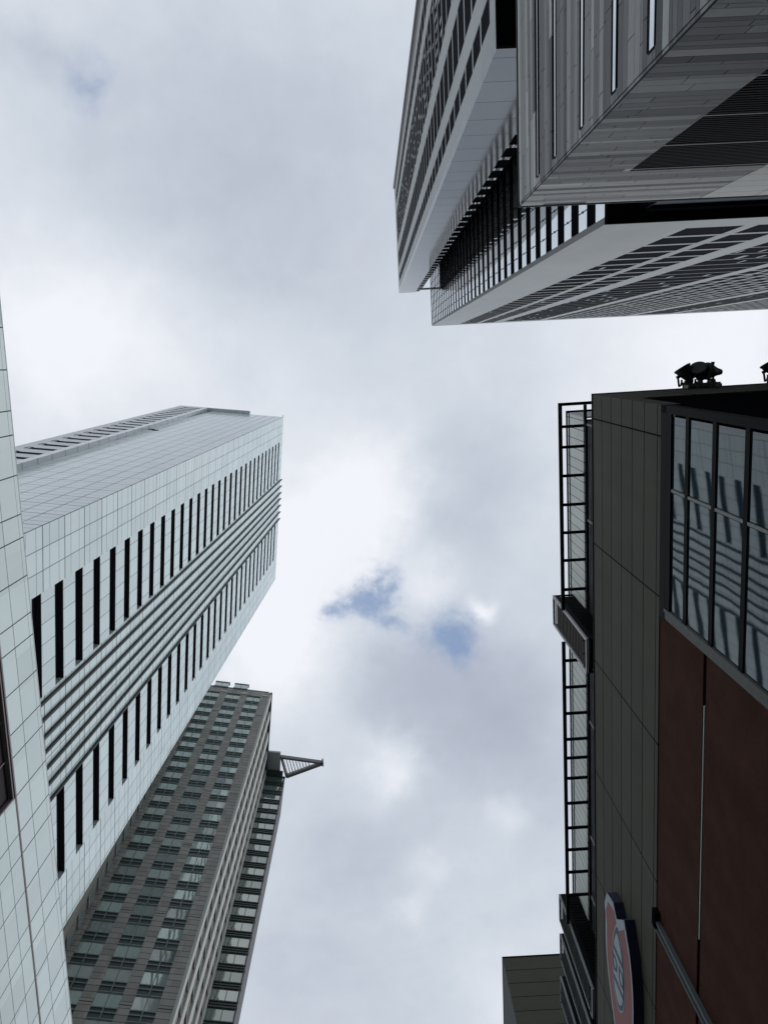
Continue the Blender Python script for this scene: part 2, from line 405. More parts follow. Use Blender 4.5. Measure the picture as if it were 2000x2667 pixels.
for ci, (a_, c_) in enumerate(WS):
    xm = -(a_+c_)/2
    for k, zt in enumerate(rows):
        if ci not in win0:
            w = MB().box(-c_,-a_,.10,.58,-1.80,0).build('window', m_gl, brown, off=(0,0,0)); w.location.z = zt+EYE
            sp = MB().box(-c_,-a_,.12,.58,-RP,-1.81).build('spandrel', m_fin, w, off=(0,0,0))
            fr = MB()
            for zz in (-1.90,-2.5,-3.32): fr.box(-c_,-a_,.0,.118,zz-.07,zz+.06)
            fr.box(-c_,-a_,.04,.098,-.06,0)
            fr.box(xm-.04,xm+.04,.04,.098,-1.78,-.06)
            fr.box(xm-.06,xm+.06,-.05,-.004,-3.3,-1.78)
            frr = fr.build('frame', m_rail, w, off=(0,0,0))
            win0[ci] = (w, sp, frr)
        else:
            w, sp, fr = win0[ci]
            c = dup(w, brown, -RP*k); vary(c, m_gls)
            for q in (sp, fr):
                q2 = q.copy(); COL.objects.link(q2); q2.parent = c
# cap blocks at the roof line over the piers
for xx in (-.8,-5.05,-9.2): MB().box(xx-.6,xx+.6,-.15,-.003,H3-2.1,H3-1.4).build('pier_cap', m_pier, brown)
# stepped parapet with glazed lanterns
b = MB(); b.box(-13.8,-.25,.0,.5,H3+.003,H3+.5); b.box(-13.8,-3.3,.6,5,H3-.5,H3+1.2); b.build('parapet', m_fin, brown)
for xx in (-6.2,-10.2):
    w = MB().box(xx-1.4,xx+1.4,-.2,.1,H3+.2,H3+2.0).build('roof_lantern', m_gl, brown)
    MB().box(xx-1.5,xx+1.5,-.3,.4,H3+2.002,H3+2.3).box(xx-.04,xx+.04,-.26,-.203,H3+.2,H3+2.0).box(xx-1.5,xx+1.5,-.27,.1,H3-.05,H3+.197).build('frame', m_rail, w)
# projecting west wing with its narrow return windows
b = MB(); b.box(-24.0,-13.85,-3.5,12,-EYE,H3-6); b.build('wing_wall', m_tile, brown)
b = MB(); b.box(-14.7,-13.83,-3.56,-3.503,-EYE,H3-6.2); b.box(-13.846,-13.79,-3.56,-1.9,-EYE,H3-6.2); b.build('wing_pier', mat('olive_stone_pier', (.26,.255,.22), .7, .3, noise=[(.4,.15)], streak=(1,.15)), brown)
rw0 = None
for k, zt in enumerate(rows):
    if rw0 is None:
        w = MB().box(-13.846,-13.75,-1.7,-.3,-1.68,0).build('return_window', m_gl, brown, off=(0,0,0)); w.location.z = zt+EYE
        fr = MB().box(-13.846,-13.70,-1.85,-1.7,-1.9,.1).box(-13.846,-13.65,-1.7,-.1,-2.0,-1.69).box(-13.846,-13.66,-.28,-.05,-1.68,0).build('frame', m_mull, w, off=(0,0,0)); rw0 = (w, fr)
    elif zt > ZB3:
        c = dup(rw0[0], brown, -RP*k); q = rw0[1].copy(); COL.objects.link(q); q.parent = c
# east face: five pale piers with windows between, seen at a glancing angle
ce = math.radians(97.8946) - t3          # direction of the east face in local axes
def E_(s, n): return (s*math.cos(ce)+n*math.sin(ce), s*math.sin(ce)-n*math.cos(ce))   # n>0 = outwards
def ebox(b, s0, s1, n0, n1, z0, z1, mi=0):
    p = [E_(s0,n1), E_(s1,n1), E_(s1,n0), E_(s0,n0)]
    b.hexa([(x,y,z0) for x,y in p]+[(x,y,z1) for x,y in p], mi)
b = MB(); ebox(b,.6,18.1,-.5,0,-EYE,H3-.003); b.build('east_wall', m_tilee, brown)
b = MB(); ebox(b,-.1,18.6,.003,.5,H3-.7,H3+.1); b.build('east_cornice', m_fin, brown)
p0 = None
for s0, s1 in ((-.05,1.15),(3.75,5.35),(8.4,10.2),(12.8,14.4),(17.0,18.5)):
    b = MB(); ebox(b,s0,s1,.003,.36,-EYE,H3-.71); b.build('pier', m_pier, brown)
b = MB(); b2 = MB(); b3 = MB()
for s0, s1 in ((1.2,3.7),(5.4,8.35),(10.25,12.75),(14.45,16.95)):
    for zt in rows:
        ebox(b, s0+.15, s1-.15, .003,.06, zt-1.75, zt)
        ebox(b3, s0+.05, s1-.05, .003,.25, zt-2.0, zt-1.77)
        ebox(b3, (s0+s1)/2-.1,(s0+s1)/2+.1,.062,.16, zt-1.75, zt)
o = b.build('side_window', m_gl, brown); o['kind'] = 'stuff'
o = b3.build('side_sill', m_rail, brown); o['kind'] = 'stuff'
# the stepped glass bay further back, wider at each lower floor
bay0 = Vector((59.1,0,0))
import_pt = (-22.75, 85.85)
# bay front corner in local axes of the tower
inv = M3.inverted(); q0 = inv @ Vector((-22.80, 85.65, 0))
bay = thing('stepped_glass_bay', 'narrow green glass tower bay with stepped sawtooth floors behind the brown tower', 'building', M3)
bxr = q0.x; by = q0.y
b = MB(); b.box(bxr-9,bxr-.35,by+.4,by+12,-EYE,H3-.3); b.build('structural_core', m_dark, bay)
m_bayg = mat('bay_green_glass', (.20,.27,.25), .04, .9, metal=.25, ior=2.2, bump=(.5,.06,.3))
m_bays = [m_bayg, m_bayg, mat('bay_green_glass_dim', (.12,.19,.17), .05, .9, metal=.2, ior=2.0, bump=(.4,.08,.3))]
first = None
BP = 3.30
for k in range(26):
    zt = H3-.4-BP*k
    if first is None:
        w = MB().box(bxr-7.5,bxr-.28,by+.16,by+.39,-2.35,-.25).build('window', m_bayg, bay, off=(0,0,0)); w.location.z = zt+EYE
        lg = MB().box(bxr-7.5,bxr+.02,by-.05,by+.4,-.22,.0).box(bxr-7.5,bxr-.1,by+.04,by+.39,-BP+.02,-2.37).box(bxr-7.5,bxr-.05,by-.12,by+.1,-2.62,-2.45).box(bxr-7.5,bxr-.05,by-.1,by+.1,-3.1,-2.95).build('ledge', m_fin, w, off=(0,0,0))
        fr = MB().box(bxr-.27,bxr-.04,by+.0,by+9,-3.28,-.24)
        for xx in (1.9,3.3,4.6): fr.box(bxr-xx-.04,bxr-xx+.04,by+.08,by+.157,-2.35,-.25)
        fr.box(bxr-7.5,bxr,by+.03,by+.155,-2.42,-2.3)
        f0 = fr.build('frame', mat('bay_frame', (.11,.115,.125), .6, .2), w, off=(0,0,0)); first = (w, lg, f0)
    else:
        c = dup(first[0], bay, -BP*k); vary(c, m_bays)
        for q in first[1:]:
            q2 = q.copy(); COL.objects.link(q2); q2.parent = c
# roof plant box and the triangular truss canopy
H3b = H3
p = [inv @ Vector((x,y,0)) for x,y in ((-27.3,79.6),(-23.45,80.2),(-23.95,85.3),(-27.9,84.9))]
MB().prism([(q.x,q.y) for q in p], H3-.2, H3+.4).build('roof_plant_box', mat('plant_box_panel', (.36,.39,.41), .5, .4, noise=[(.2,.1)]), bay)
def wp(x,y,z): 
    q = inv @ Vector((x,y,0)); return (q.x,q.y,z)
tr = MB()
tip = (-14.75,83.2); A_ = (-23.6,81.35); B_ = (-22.8,86.3)
tr.beam(wp(*A_,H3+.3), wp(*tip,H3+.3), .4, 1.0)
tr.beam(wp(-22.6,85.9,H3+.3), wp(-14.9,83.35,H3+.3), .6, 1.0)
tr.beam(wp(-23.4,81.6,H3+.3), wp(-22.6,86.0,H3+.3), .3, 1.0)
tr.beam(wp(-14.75,82.55,H3+.3), wp(-14.75,83.85,H3+.3), .3, 1.0)
MB().box(bxr-7.5,bxr-.6,by-1.2,by+.0,H3-.6,H3-.22).build('roof_fascia', m_fin, bay)
can = tr.build('roof_canopy', mat('dark_grey_canopy_steel', (.13,.135,.15), .5, .5), bay)
sl = MB()
for k in range(9):
    f = .06+k*.075
    a = Vector(A_).lerp(Vector(tip), f); c = Vector((-22.7,85.9)).lerp(Vector(tip), f)
    sl.beam(wp(a.x,a.y+.2,H3+.1), wp(c.x-.1,c.y-.2,H3+.1), .16, .3)
sl.build('canopy_slats', m_trim, can)

# ================================================================ dark twin slab tower, upper right
H4 = 180.0
X4, Y4 = 14.13, -7.22
mslab = thing('slab_tower', 'high-rise slab with bright glass bands and checkered window grid hanging above the stone block', 'tower', Matrix.Translation((X4,Y4,0)))
m_conc = mat('pale_concrete', (.47,.49,.49), .65, .25, noise=[(.12,.12),(1.2,.06)], streak=(.5,.08))
m_concb = mat('pale_window_bar', (.46,.48,.49), .65, .25)
m_pil = mat('grey_corner_pillar', (.27,.27,.275), .8, .1, noise=[(3,.1)])
m_mirror = mat('mirror_band_glass', (.74,.80,.82), .03, .8, metal=.85, bump=(.25,.05,.3))
m_black = mat('black_band', (.008,.008,.010), .9, .0)
m_bwin = mat('black_window', (.011,.013,.018), .8, .01, noise=[(.8,.5)])
m_fleck = mat('sky_glint', (.50,.54,.56), .6, .3)  # pale colour painted for sky reflections in the black windows
ZB4 = H4-132.5
# local: x east (south face), y north = negative
b = MB(); b.box(.5,95,-40,-.5,ZB4+.3,H4-.5); b.build('structural_core', m_black, mslab)
# west face glass bands
kk = 0; z = ZB4; first = None; blk = MB()
NB = 34
for k in range(NB):
    z0 = ZB4+3.9*k
    if first is None:
        w = MB().box(-.004,.49,-34,-.42,0,1.93).build('window', m_mirror, mslab, off=(0,0,0)); w.location.z = z0+EYE
        mu = MB()
        for i in range(22):
            yy = -1.55-1.5*i
            mu.box(-.03,-.005,yy-.02,yy+.02,0,1.93); mu.box(-.06,-.031,yy-.08,yy+.08,.9,1.0)
        mu0 = mu.build('mullion', m_black, w, off=(0,0,0)); first = (w, mu0)
    else:
        c = dup(w, mslab, 3.9*k); q = mu0.copy(); COL.objects.link(q); q.parent = c
    if z0+3.9 < H4: blk.box(0,.49,-34,-.42,z0+1.94,z0+3.89)
blk.build('band_wall', m_black, mslab)
MB().box(-.02,.49,-.41,-.02,ZB4,H4).build('corner_pillar', m_pil, mslab)
MB().box(0,.49,-34,-.42,ZB4+3.9*NB-.01,H4+.5).build('parapet', m_black, mslab)
# south face
cols = [(0,6.05,'w'),(6.05,9.75,'o'),(9.75,10.6,'w'),(10.6,13.6,'o'),(13.6,15.7,'w'),(15.7,23.8,'d'),(23.8,25.4,'w')]
x = 25.4
for i in range(8): cols += [(x,x+1.85,'o'),(x+1.85,x+2.3,'w')]; x += 2.3
cols += [(x,x+1.4,'w'),(x+1.4,x+9.4,'d'),(x+9.4,x+11.2,'w')]; x += 11.2
for i in range(10): cols += [(x,x+1.85,'o'),(x+1.85,x+2.3,'w')]; x += 2.3
cols += [(x,95,'w')]
wall = MB(); win = []
RP4 = 3.95; ZW0 = H4-126.6
for (a_, c_, t_) in cols:
    if t_ == 'w': wall.box(a_,c_,-.49,0,ZB4,H4)
    else:
        wall.box(a_,c_,-.49,0,ZB4,ZW0-3.2+.35); wall.box(a_,c_,-.49,0,ZW0-3.2+RP4*31.9,H4)
        for k in range(32):
            z0 = ZW0-3.2+.35+RP4*k
            hgt = 3.35 if t_ == 'o' else 3.7
            if t_ == 'o': wall.box(a_,c_,-.49,0,z0+hgt,z0+RP4)
            else: wall.box(a_,c_,-.49,-.008,z0+hgt,z0+RP4)
            win.append((a_,c_,z0,z0+hgt,t_))
wall.build('south_wall', m_conc, mslab)
def show_size(w, Xo, Yo):
    d = math.hypot((w[0]+w[1])/2+Xo, Yo); zz = w[2]
    return (w[1]-w[0])*abs(Yo)*(w[3]-w[2])/zz**3
win.sort(key=lambda w: -show_size(w, X4, Y4))
vis = [w for w in win if (w[0]+X4)/w[2] < .53]
rest = MB(); flk = MB()
for i, (a_, c_, z0, z1, t_) in enumerate(vis):
    dst = MB() if i < 96 else rest
    dst.box(a_+.004,c_-.004,-.40,-.03,z0+.003,z1-.003)
    if i < 96: dst.build('window', m_bwin, mslab)
    for j_ in range(1 if t_ == 'o' else 4):
        if random.random() > (.16 if t_ == 'o' else .22): continue
        u = random.uniform(.05,.35) if t_ == 'o' else (.03+.24*j_); wd = random.uniform(.2,.5)
        flk.box(a_+(c_-a_)*u, a_+(c_-a_)*u+wd, -.029,-.01, z0+random.uniform(1.2,2.0), z1-random.uniform(.2,.7))
o = rest.build('high_windows', m_bwin, mslab); o['kind'] = 'stuff'
o = flk.build('sky_glint_flecks', m_fleck, mslab); o['kind'] = 'stuff'  # pale sheets drawn as sky reflections on the south panes
MB().box(-.03,95,-40,.02,ZB4-.45,ZB4-.003).build('soffit', m_black, mslab)
MB().box(.2,95,-.5,.04,H4+.003,H4+.35).build('coping', m_conc, mslab)
# recessed lower body under the slab
lb = MB(); lb.box(2.27,95,-38,-.72,-EYE,ZB4-.46); lb.build('lower_wall', mat('blue_grey_render', (.12,.145,.175), .9, .1, noise=[(3,.25),(.4,.1)]), mslab)
lb = MB(); lb.beam((2.05,-.9,ZB4-.5),(2.05,-.9,20),.35,.35); lb.box(.3,2.2,-1.4,-1.2,ZB4-2.4,ZB4-1.9); lb.box(.3,2.26,-6,-2.5,-EYE,ZB4-.46); lb.box(2.3,95,-.715,-.5,ZB4-1.4,ZB4-.46)
lb.build('lower_frame', m_black, mslab)

# left slab
X5, Y5, H5 = 6.94, -14.83, 180.0
lslab = thing('slab_tower', 'narrow high-rise slab with polished grey metal end wall and dark window columns', 'tower', Matrix.Translation((X5,Y5,0)))
ZB5 = H5-138.4
m_steel = mat('polished_grey_metal', (.33,.34,.345), .08, .3, metal=.62, lines=[(2,3.45,[EYE+H5-133.75],.05)], line_col=(.10,.10,.11),
              var=(.04,20,0,-5,3.45,EYE+H5-133.75), noise=[(.1,.08)], bump=(.12,.06,.4))
mat_spec(m_steel, (.42,.43,.45))
MB().box(.4,5.1,-22.6,-.5,ZB5+.3,H5-.5).build('structural_core', m_black, lslab)
MB().box(4.63,4.70,-12,-.9,ZB5,H5).build('bay_side_wall', m_conc, lslab)
MB().box(.0,3.72,-.49,0,ZB5,H5+.9).build('end_wall', m_steel, lslab)
# recessed corner bay: dark / bright rungs
rg = MB(); rgw = None; RR = 3.45
rb = MB().box(3.74,4.62,-.9,-.10,ZB5,H5).build('corner_bay', m_black, lslab)
n5 = 0
for k in range(40):
    z0 = ZB5+.9+RR*k
    if rgw is None:
        rgw = MB().box(3.745,4.60,-.095,-.06,0,.8).build('bay_window', mat('bay_band_glass', (.30,.33,.34), .1, .6, metal=.5), lslab, off=(0,0,0)); rgw.location.z = z0+EYE
        mq = MB().box(4.0,4.04,-.058,-.03,0,.8).box(4.3,4.34,-.058,-.03,0,.8).build('mullion', m_black, rgw, off=(0,0,0))
    else:
        c = dup(rgw, lslab, RR*k); q = mq.copy(); COL.objects.link(q); q.parent = c
# west face (local y from 0 to -22.6)
wall = MB(); win = []
cols = [(0,1.88,'w'),(1.88,3.32,'o'),(3.32,4.88,'w'),(4.88,7.95,'o'),(7.95,9.8,'w'),(9.8,16.3,'d'),(16.3,17.85,'w'),(17.85,19.8,'o'),(19.8,22.6,'e')]
for (a_, c_, t_) in cols:
    a_ = max(a_, .49) if a_ == 0 else a_
    if t_ in 'w': wall.box(0,.39,-c_,-a_,ZB5,H5)
    elif t_ == 'e': wall.box(0,.39,-20.9,-a_,ZB5,H5)
    else:
        wall.box(0,.39,-c_,-a_,ZB5,ZB5+1.9); wall.box(0,.39,-c_,-a_,H5-2.4,H5)
        k = 0; z0 = ZB5+1.9
        while z0+RR < H5-2.3:
            hgt = RR-.38
            wall.box(0 if t_=='o' else .01,.39,-c_,-a_,z0+hgt,z0+RR)
            win.append((a_,c_,z0,z0+hgt,t_)); z0 += RR
        wall.box(0,.39,-c_,-a_,z0,H5-2.4)
wall.build('west_wall', m_conc, lslab)
MB().box(.004,.6,-22.6,-20.9,ZB5,H5+.2).box(-.25,.0,-22.7,-22.3,ZB5,H5+.6).build('edge_fin', m_pil, lslab)
win.sort(key=lambda w: -(w[1]-w[0])/w[2]**3)
vis = [w for w in win if (w[0]-Y5)/w[2] < .50]
rest = MB(); flk = MB()
for i, (a_, c_, z0, z1, t_) in enumerate(vis):
    dst = MB() if i < 100 else rest
    dst.box(.03,.36,-c_+.004,-a_-.004,z0+.003,z1-.003)
    if i < 100: dst.build('window', m_bwin, lslab)
    if t_ == 'd':
        for j in range(7):
            if random.random() < .45:
                u = .12+j*.92; z_ = z0+random.uniform(.1,1.2)
                flk.box(.005,.029,-a_-u-random.uniform(.12,.3),-a_-u, z_, z_+random.uniform(.8,1.7))
o = rest.build('high_windows', m_bwin, lslab); o['kind'] = 'stuff'
o = flk.build('sky_glint_flecks', m_fleck, lslab); o['kind'] = 'stuff'  # pale sheets drawn as sky reflections on the west panes
MB().box(-.02,4.7,-22.6,.01,ZB5-.4,ZB5-.003).build('soffit', m_black, lslab)
MB().box(.05,5.1,-22.6,-.6,H5+.003,H5+.5).box(3.3,7.2,-.9,-.5,H5+1.0,H5+1.5).build('parapet', m_concb, lslab)
MB().box(.6,5.1,-22,-6,-EYE,ZB5-.42).build('lower_wall', m_black, lslab)
q = MB(); q.box(3.3,4.6,-.30,-.02,H5-6.9,H5+.2)
# link glazing between the two slabs
MB().box(5.11,7.19,-22.6,-12.01,ZB5+6,H5-3).build('link_wall', m_conc, lslab)

# ================================================================ stone podium block
H6, X6, Y6 = 36.0, 6.90, -6.42
pod = thing('stone_block', 'low block clad in striped grey stone courses with a dark louvre panel', 'building', Matrix.Translation((X6,Y6,0)) @ Matrix.Rotation(math.radians(.2),4,'Z'))
shades = [mat('stone_shade', c, .6, .3, noise=[(2.2,.1),(14,.08)], streak=(1.5,.05)) for c in
          ((.155,.155,.163),(.22,.22,.23),(.30,.30,.305),(.41,.41,.41),(.54,.54,.53),(.085,.083,.088))]
m_seam = mat('stone_backing', (.045,.045,.048), .9, .1)
MB().box(.12,50,-50,-.12,-EYE,H6-.1).build('structural_core', m_seam, pod)
rng = random.Random(11)
rowsz = []; z = H6
while z > 4:
    h = rng.choice((.20,.28,.28,.40,.40,.52)); rowsz.append((z-h, z, rng.choices(range(6), (3,5,5,4,2,1.6))[0])); z -= h
slots = [(.42,-3.75,.16),(.42,-6.62,.2),(.42,-10.15,.24),(.42,-13.38,.28),(.42,-16.2,.34)]
def course(face, a0, a1, skip):
    b = MB()
    for (z0, z1, sh) in rowsz:
        a = a0 - rng.uniform(0,2.4)
        while a < a1:
            l = rng.uniform(1.6,3.6); s0, s1 = max(a,a0), min(a+l,a1); a += l
            if s1-s0 < .05: continue
            segs = [(s0,s1)]
            for (k0,k1,zz0,zz1) in skip:
                if z0 >= zz1-.01 or z1 <= zz0+.01: continue
                ns = []
                for (p,q) in segs:
                    if q <= k0 or p >= k1: ns.append((p,q)); continue
                    if p < k0: ns.append((p,k0))
                    if q > k1: ns.append((k1,q))
                segs = ns
            shd = sh if rng.random() < .84 else max(0,min(5, sh+rng.choice((-1,1))))
            for (p,q) in segs:
                if q-p < .03: continue
                if face == 'w': b.box(0,.115,-q+.012,-p-.012,z0+.008,z1-.008,shd)
                else: b.box(p+.012,q-.012,-.115,0,z0+.008,z1-.008,shd)
    return b
skw = [(s,60,H6+zt-hh-.05,H6+zt+.05) for s, zt, hh in slots]
course('w', .13, 40, skw).build('west_cladding', shades, pod)
course('s', .0, 8.0, [(2.95,60,-9,H6-5.95)]).build('south_cladding', shades, pod)
for s, zt, hh in slots:
    w = MB().box(-.002,.11,-40,-s,H6+zt-hh,H6+zt).build('slot_window', mat('slot_glass', (.75,.80,.82), .10, .8, metal=.8), pod)
    MB().box(-.012,.115,-40,-s+.06,H6+zt+.003,H6+zt+.05).box(-.012,.115,-40,-s+.06,H6+zt-hh-.05,H6+zt-hh-.003).box(-.015,.115,-s+.003,-s+.06,H6+zt-hh,H6+zt).build('frame', m_dark, w)
    # louvre panel
lv = MB(); z = H6-6.0
while z > 4:
    lv.box(2.96,40,-.2,-.035,z-.13,z-.03); z -= .2
lo = lv.build('louvre_panel', mat('dark_louvre', (.030,.030,.032), .7, .05), pod)
l2 = MB()
for zz in (6.02,9.2,12.32,15.5,18.7): l2.box(2.96,40,-.2,-.02,H6-zz-.05,H6-zz+.03)
l2.box(2.96,40,-.6,-.3,4,H6-6)
l2.build('panel_rail', [mat('louvre_rail', (.33,.34,.35), .5, .3)], lo)
MB().box(8.03,48,-.11,.004,H6-5.93,H6).build('smooth_cladding', mat('smooth_stone', (.60,.60,.585), .5, .3, lines=[(2,1.1,[H6+EYE],.03),(0,2.4,[8.0],.03)], line_col=(.15,.15,.15), var=(.06,2.4,0,8,1.1,H6+EYE), noise=[(2,.06)]), pod)
MB().box(-.03,50,-50,.03,H6+.003,H6+.22).build('coping', m_seam, pod)
MB().beam((-.01,.01,-1),(-.01,.01,H6),.03,.03).build('corner_trim', m_seam, pod)

# ================================================================ dark mall building, right
H7 = 30.0
M7 = Matrix.Translation((8.4803,1.687,0)) @ Matrix.Rotation(math.radians(-.6286),4,'Z')
mall = thing('mall_building', 'dark low-rise shopping building with panel parapet, gridded glass wall and red brown wall', 'building', M7)
m_pan = mat('dark_olive_panel', (.097,.090,.076), .75, .15, lines=[(1,5.0,[.93],.05),(2,1.145,[H7+EYE-1.2],.05)], line_col=(.012,.012,.012),
            var=(.06,5,1,.93,1.145,H7+EYE-1.2), noise=[(.6,.12),(9,.12)], streak=(1.2,.15))
m_pann = mat('dark_olive_panel_north', (.080,.076,.064), .75, .15, noise=[(.6,.12),(9,.12)], lines=[(0,5,[2.5],.05)], line_col=(.012,.012,.012))
m_red = mat('red_brown_render', (.074,.034,.025), .9, .06, noise=[(1.1,.3),(12,.2),(40,.12)], streak=(.8,.25))
m_blk = mat('black_steel', (.009,.0095,.010), .6, .05, noise=[(4,.2)])
m_mg = mat('mall_glass', (.012,.034,.052), .025, 1.0, ior=1.62, bump=(.45,.013,.2))
m_mul = mat('weathered_mullion', (.30,.30,.29), .6, .3, noise=[(6,.3)])
LEN = 46.0
MB().box(.6,45,.5,LEN,-EYE,H7-.4).build('structural_core', m_dark, mall)
MB().box(0,.59,0,LEN,H7-7.2,H7).build('parapet_panels', m_pan, mall)
MB().box(.59,45,0,.49,H7-3.6,H7-.003).build('north_wall', m_pann, mall)
MB().box(.59,45,.05,.49,-EYE,H7-3.603).build('north_wall_lower', m_black, mall)
MB().box(-.03,.5,-.03,LEN,H7+.003,H7+.06).box(.5,45,-.03,.4,H7+.003,H7+.06).build('coping', m_blk, mall)
# glass wall: y 0 .. 6.3, z below 22.6
MB().box(.0,.25,-.0,.22,-EYE,H7-7.21).box(0,.25,0,6.55,H7-7.62,H7-7.21).box(0,.25,.22,6.15,H7-8.0,H7-7.63).build('glass_wall_frame', m_blk, mall)
trz = [-8.0,-9.1,-10.8,-12.53,-14.25,-15.97,-17.7,-19.4,-21.1,-22.8]
for i in range(len(trz)-1):
    z1, z0 = H7+trz[i]-(.11 if i else 0), H7+trz[i+1]+.11
    if i == 0: z1 = H7-8.0
    for (y0,y1) in ((.3,2.38),(2.52,6.15)):
        MB().box(.05,.09,y0,y1,z0,z1).build('window', m_mg, mall)
tb = MB()
for zt in trz[1:]: tb.box(.015,.15,.22,6.15,H7+zt-.11,H7+zt+.11)
tb.build('transom', m_blk, mall)
MB().box(.018,.08,2.41,2.49,2,H7-8.0).build('mullion', m_mul, mall)
MB().box(.06,.2,.22,6.15,H7-8.11,H7-8.003).build('head_trim', m_mul, mall)
MB().box(-.02,.3,6.16,6.27,2,H7-7.63).box(.01,.3,6.28,6.5,2,H7-7.63).build('jamb_trim', mat('jamb_grey', (.13,.135,.13), .6, .3, noise=[(5,.25)]), mall)
# red brown wall with a horizontal groove
MB().box(.03,.59,6.52,LEN,H7-10.42,H7-7.21).box(.03,.59,6.52,LEN,-EYE,H7-10.62).box(.15,.59,6.52,LEN,H7-10.619,H7-10.421).build('red_wall', m_red, mall)
MB().box(.1,.149,6.52,17.0,H7-10.61,H7-10.43).build('groove_channel', m_black, mall)
# upper storey set back: dark glazed below, pale screen above
UX = 1.85
MB().box(UX+.1,40,1.7,LEN,H7-.39,H7+8.3).build('upper_wall', m_black, mall)
uf = MB()
for k in range(7): uf.box(UX+.03,UX+.09,1.7,LEN,H7+7.4-k*.24,H7+7.44-k*.24)
uf.build('upper_rail', mat('upper_rail_steel', (.16,.17,.19), .4, .5), mall)
for yy in (1.9,6.7,17.6,24.4,28.1,35): MB().box(UX-.0,UX+.095,yy-.05,yy+.05,H7,H7+7.6).build('upper_post', m_mul, mall)
m_scr = mat('pale_screen_panel', (.72,.73,.70), .5, .4, lines=[(1,.52,[.2],.03)], line_col=(.06,.06,.06), noise=[(.7,.12)], streak=(2,.2))
MB().box(UX,UX+.08,1.6,LEN,H7+8.2,H7+11.4).build('roof_screen', m_scr, mall)
MB().box(UX-.02,UX+.1,1.58,LEN,H7+11.4,H7+11.68).box(UX-.03,UX-.003,1.6,LEN,H7+10.95,H7+11.05).box(UX-.02,30,1.48,1.577,H7+11.4,H7+11.68).build('screen_rail', m_blk, mall)
MB().box(UX+.081,30,1.58,1.66,H7+8.4,H7+11.39).build('screen_return', m_scr, mall)
rail = MB(); rail.box(.58,.75,.80,11.5,H7+8.0,H7+8.16); rail.box(.58,.75,13.26,30.08,H7+8.0,H7+8.16); rail.box(.76,4.5,.80,.95,H7+8.0,H7+8.12)
rail.box(UX-.02,UX+.12,.96,1.69,H7+8.0,H7+8.12)
cf = rail.build('canopy_frame', m_blk, mall)
r0 = None
for i, yy in enumerate((1.98,3.0,4.45,5.93,7.38,8.84,10.4,14.3,15.8,17.3,18.8,19.9,21.1,22.6,24.1,25.45,26.85,28.3)):
    if r0 is None:
        r0 = MB().box(.76,UX-.003,-.07,.07,H7+8.02,H7+8.12).build('rung', m_blk, cf, off=(0,0,-EYE)); r0.location.y = yy
    else: dup(r0, cf, dy=yy-1.98)
# louvred fins standing proud of the upper storey
m_lv = mat('fin_louvre_frame', (.50,.50,.51), .5, .4, noise=[(4,.15)])
m_lvd = mat('fin_louvre_frame_dark', (.30,.32,.33), .5, .4, noise=[(4,.15)])
m_sl1 = mat('fin_slat_brown', (.13,.11,.10), .6, .2)
m_sl2 = mat('fin_slat_dark', (.045,.05,.052), .6, .1)
for i, (y0, y1, z0, z1, nslat) in enumerate(((11.52,13.24,33.9,40.7,22),(30.1,31.88,33.4,40.5,26),(32.8,34.52,33.4,40.5,26),(35.86,37.6,33.4,40.56,26))):
    xf = .72
    mm = m_lv if i == 0 else m_lvd
    f = MB(); fw = .14 if i == 0 else .075; f.box(xf,xf+.1,y0,y0+fw,z0,z1); f.box(xf,xf+.1,y1-fw,y1,z0,z1); f.box(xf,xf+.1,y0+fw,y1-fw,z0,z0+.12); f.box(xf,xf+.1,y0+fw,y1-fw,z1-.06,z1)
    fo = f.build('louvre_fin', mm, mall)
    s = MB()
    for k in range(nslat):
        zz = z0+.2+(z1-z0-.3)*k/nslat
        s.hexa([(xf+.02,y0+fw,zz),(xf+.05,y0+fw,zz),(xf+.05,y1-fw,zz),(xf+.02,y1-fw,zz),(xf+.02,y0+fw,zz+.09),(xf+.05,y0+fw,zz+.09),(xf+.05,y1-fw,zz+.09),(xf+.02,y1-fw,zz+.09)])
    s.build('slats', m_sl1 if i == 0 else m_sl2, fo)
    s = MB(); s.box(xf+.101,xf+.35,y0,y0+.05,z0,z1); s.box(xf+1.1,xf+1.3,y0,y0+.05,z0,z1); s.box(xf+.35,xf+1.1,y0,y0+.05,z1-.2,z1); s.box(xf+.35,xf+1.1,y0,y0+.05,z0,z0+.2)
    s.box(xf+.101,xf+.35,y1-.05,y1,z0,z1); s.box(xf+1.1,xf+1.3,y1-.05,y1,z0,z1)
    for k in range(30):
        zz = z0+.25+(z1-z0-.5)*k/30
        s.box(xf+.35,xf+1.1,y0+.01,y0+.045,zz,zz+.1)
    s.box(xf+.2,xf+1.2,y0+.15,y1-.15,z0+.1,z1-.1)
    s.build('side_louvres', m_blk, fo)
    s = MB()
    for kz in (z0+.3,z1-.35):
        for ky in (y0+.2,(y0+y1)/2,y1-.2): s.box(xf-.05,xf-.003,ky-.03,ky+.03,kz,kz+.05)
    s.build('bolt', m_blk, fo)
# steel channel running down the red wall
MB().box(-.12,.02,17.2,17.28,2,H7-7.5).box(-.06,.02,17.28,17.5,2,H7-7.5).box(-.12,.02,17.5,17.56,2,H7-7.5).build('steel_channel', mat('grey_blue_steel', (.085,.108,.115), .5, .4, noise=[(2,.2)], streak=(2,.15)), mall)
MB().box(-.15,.03,16.9,17.5,H7-7.49,H7-7.2).build('channel_shadow', m_black, mall)  # black block standing in for the junction shadow atop the channel

def mounted(name, label, cat, lx, ly, lz, rz=0, group=None):
    return thing(name, label, cat, M7 @ Matrix.Translation((lx,ly,lz+EYE)) @ Matrix.Rotation(rz,4,'Z'), group)
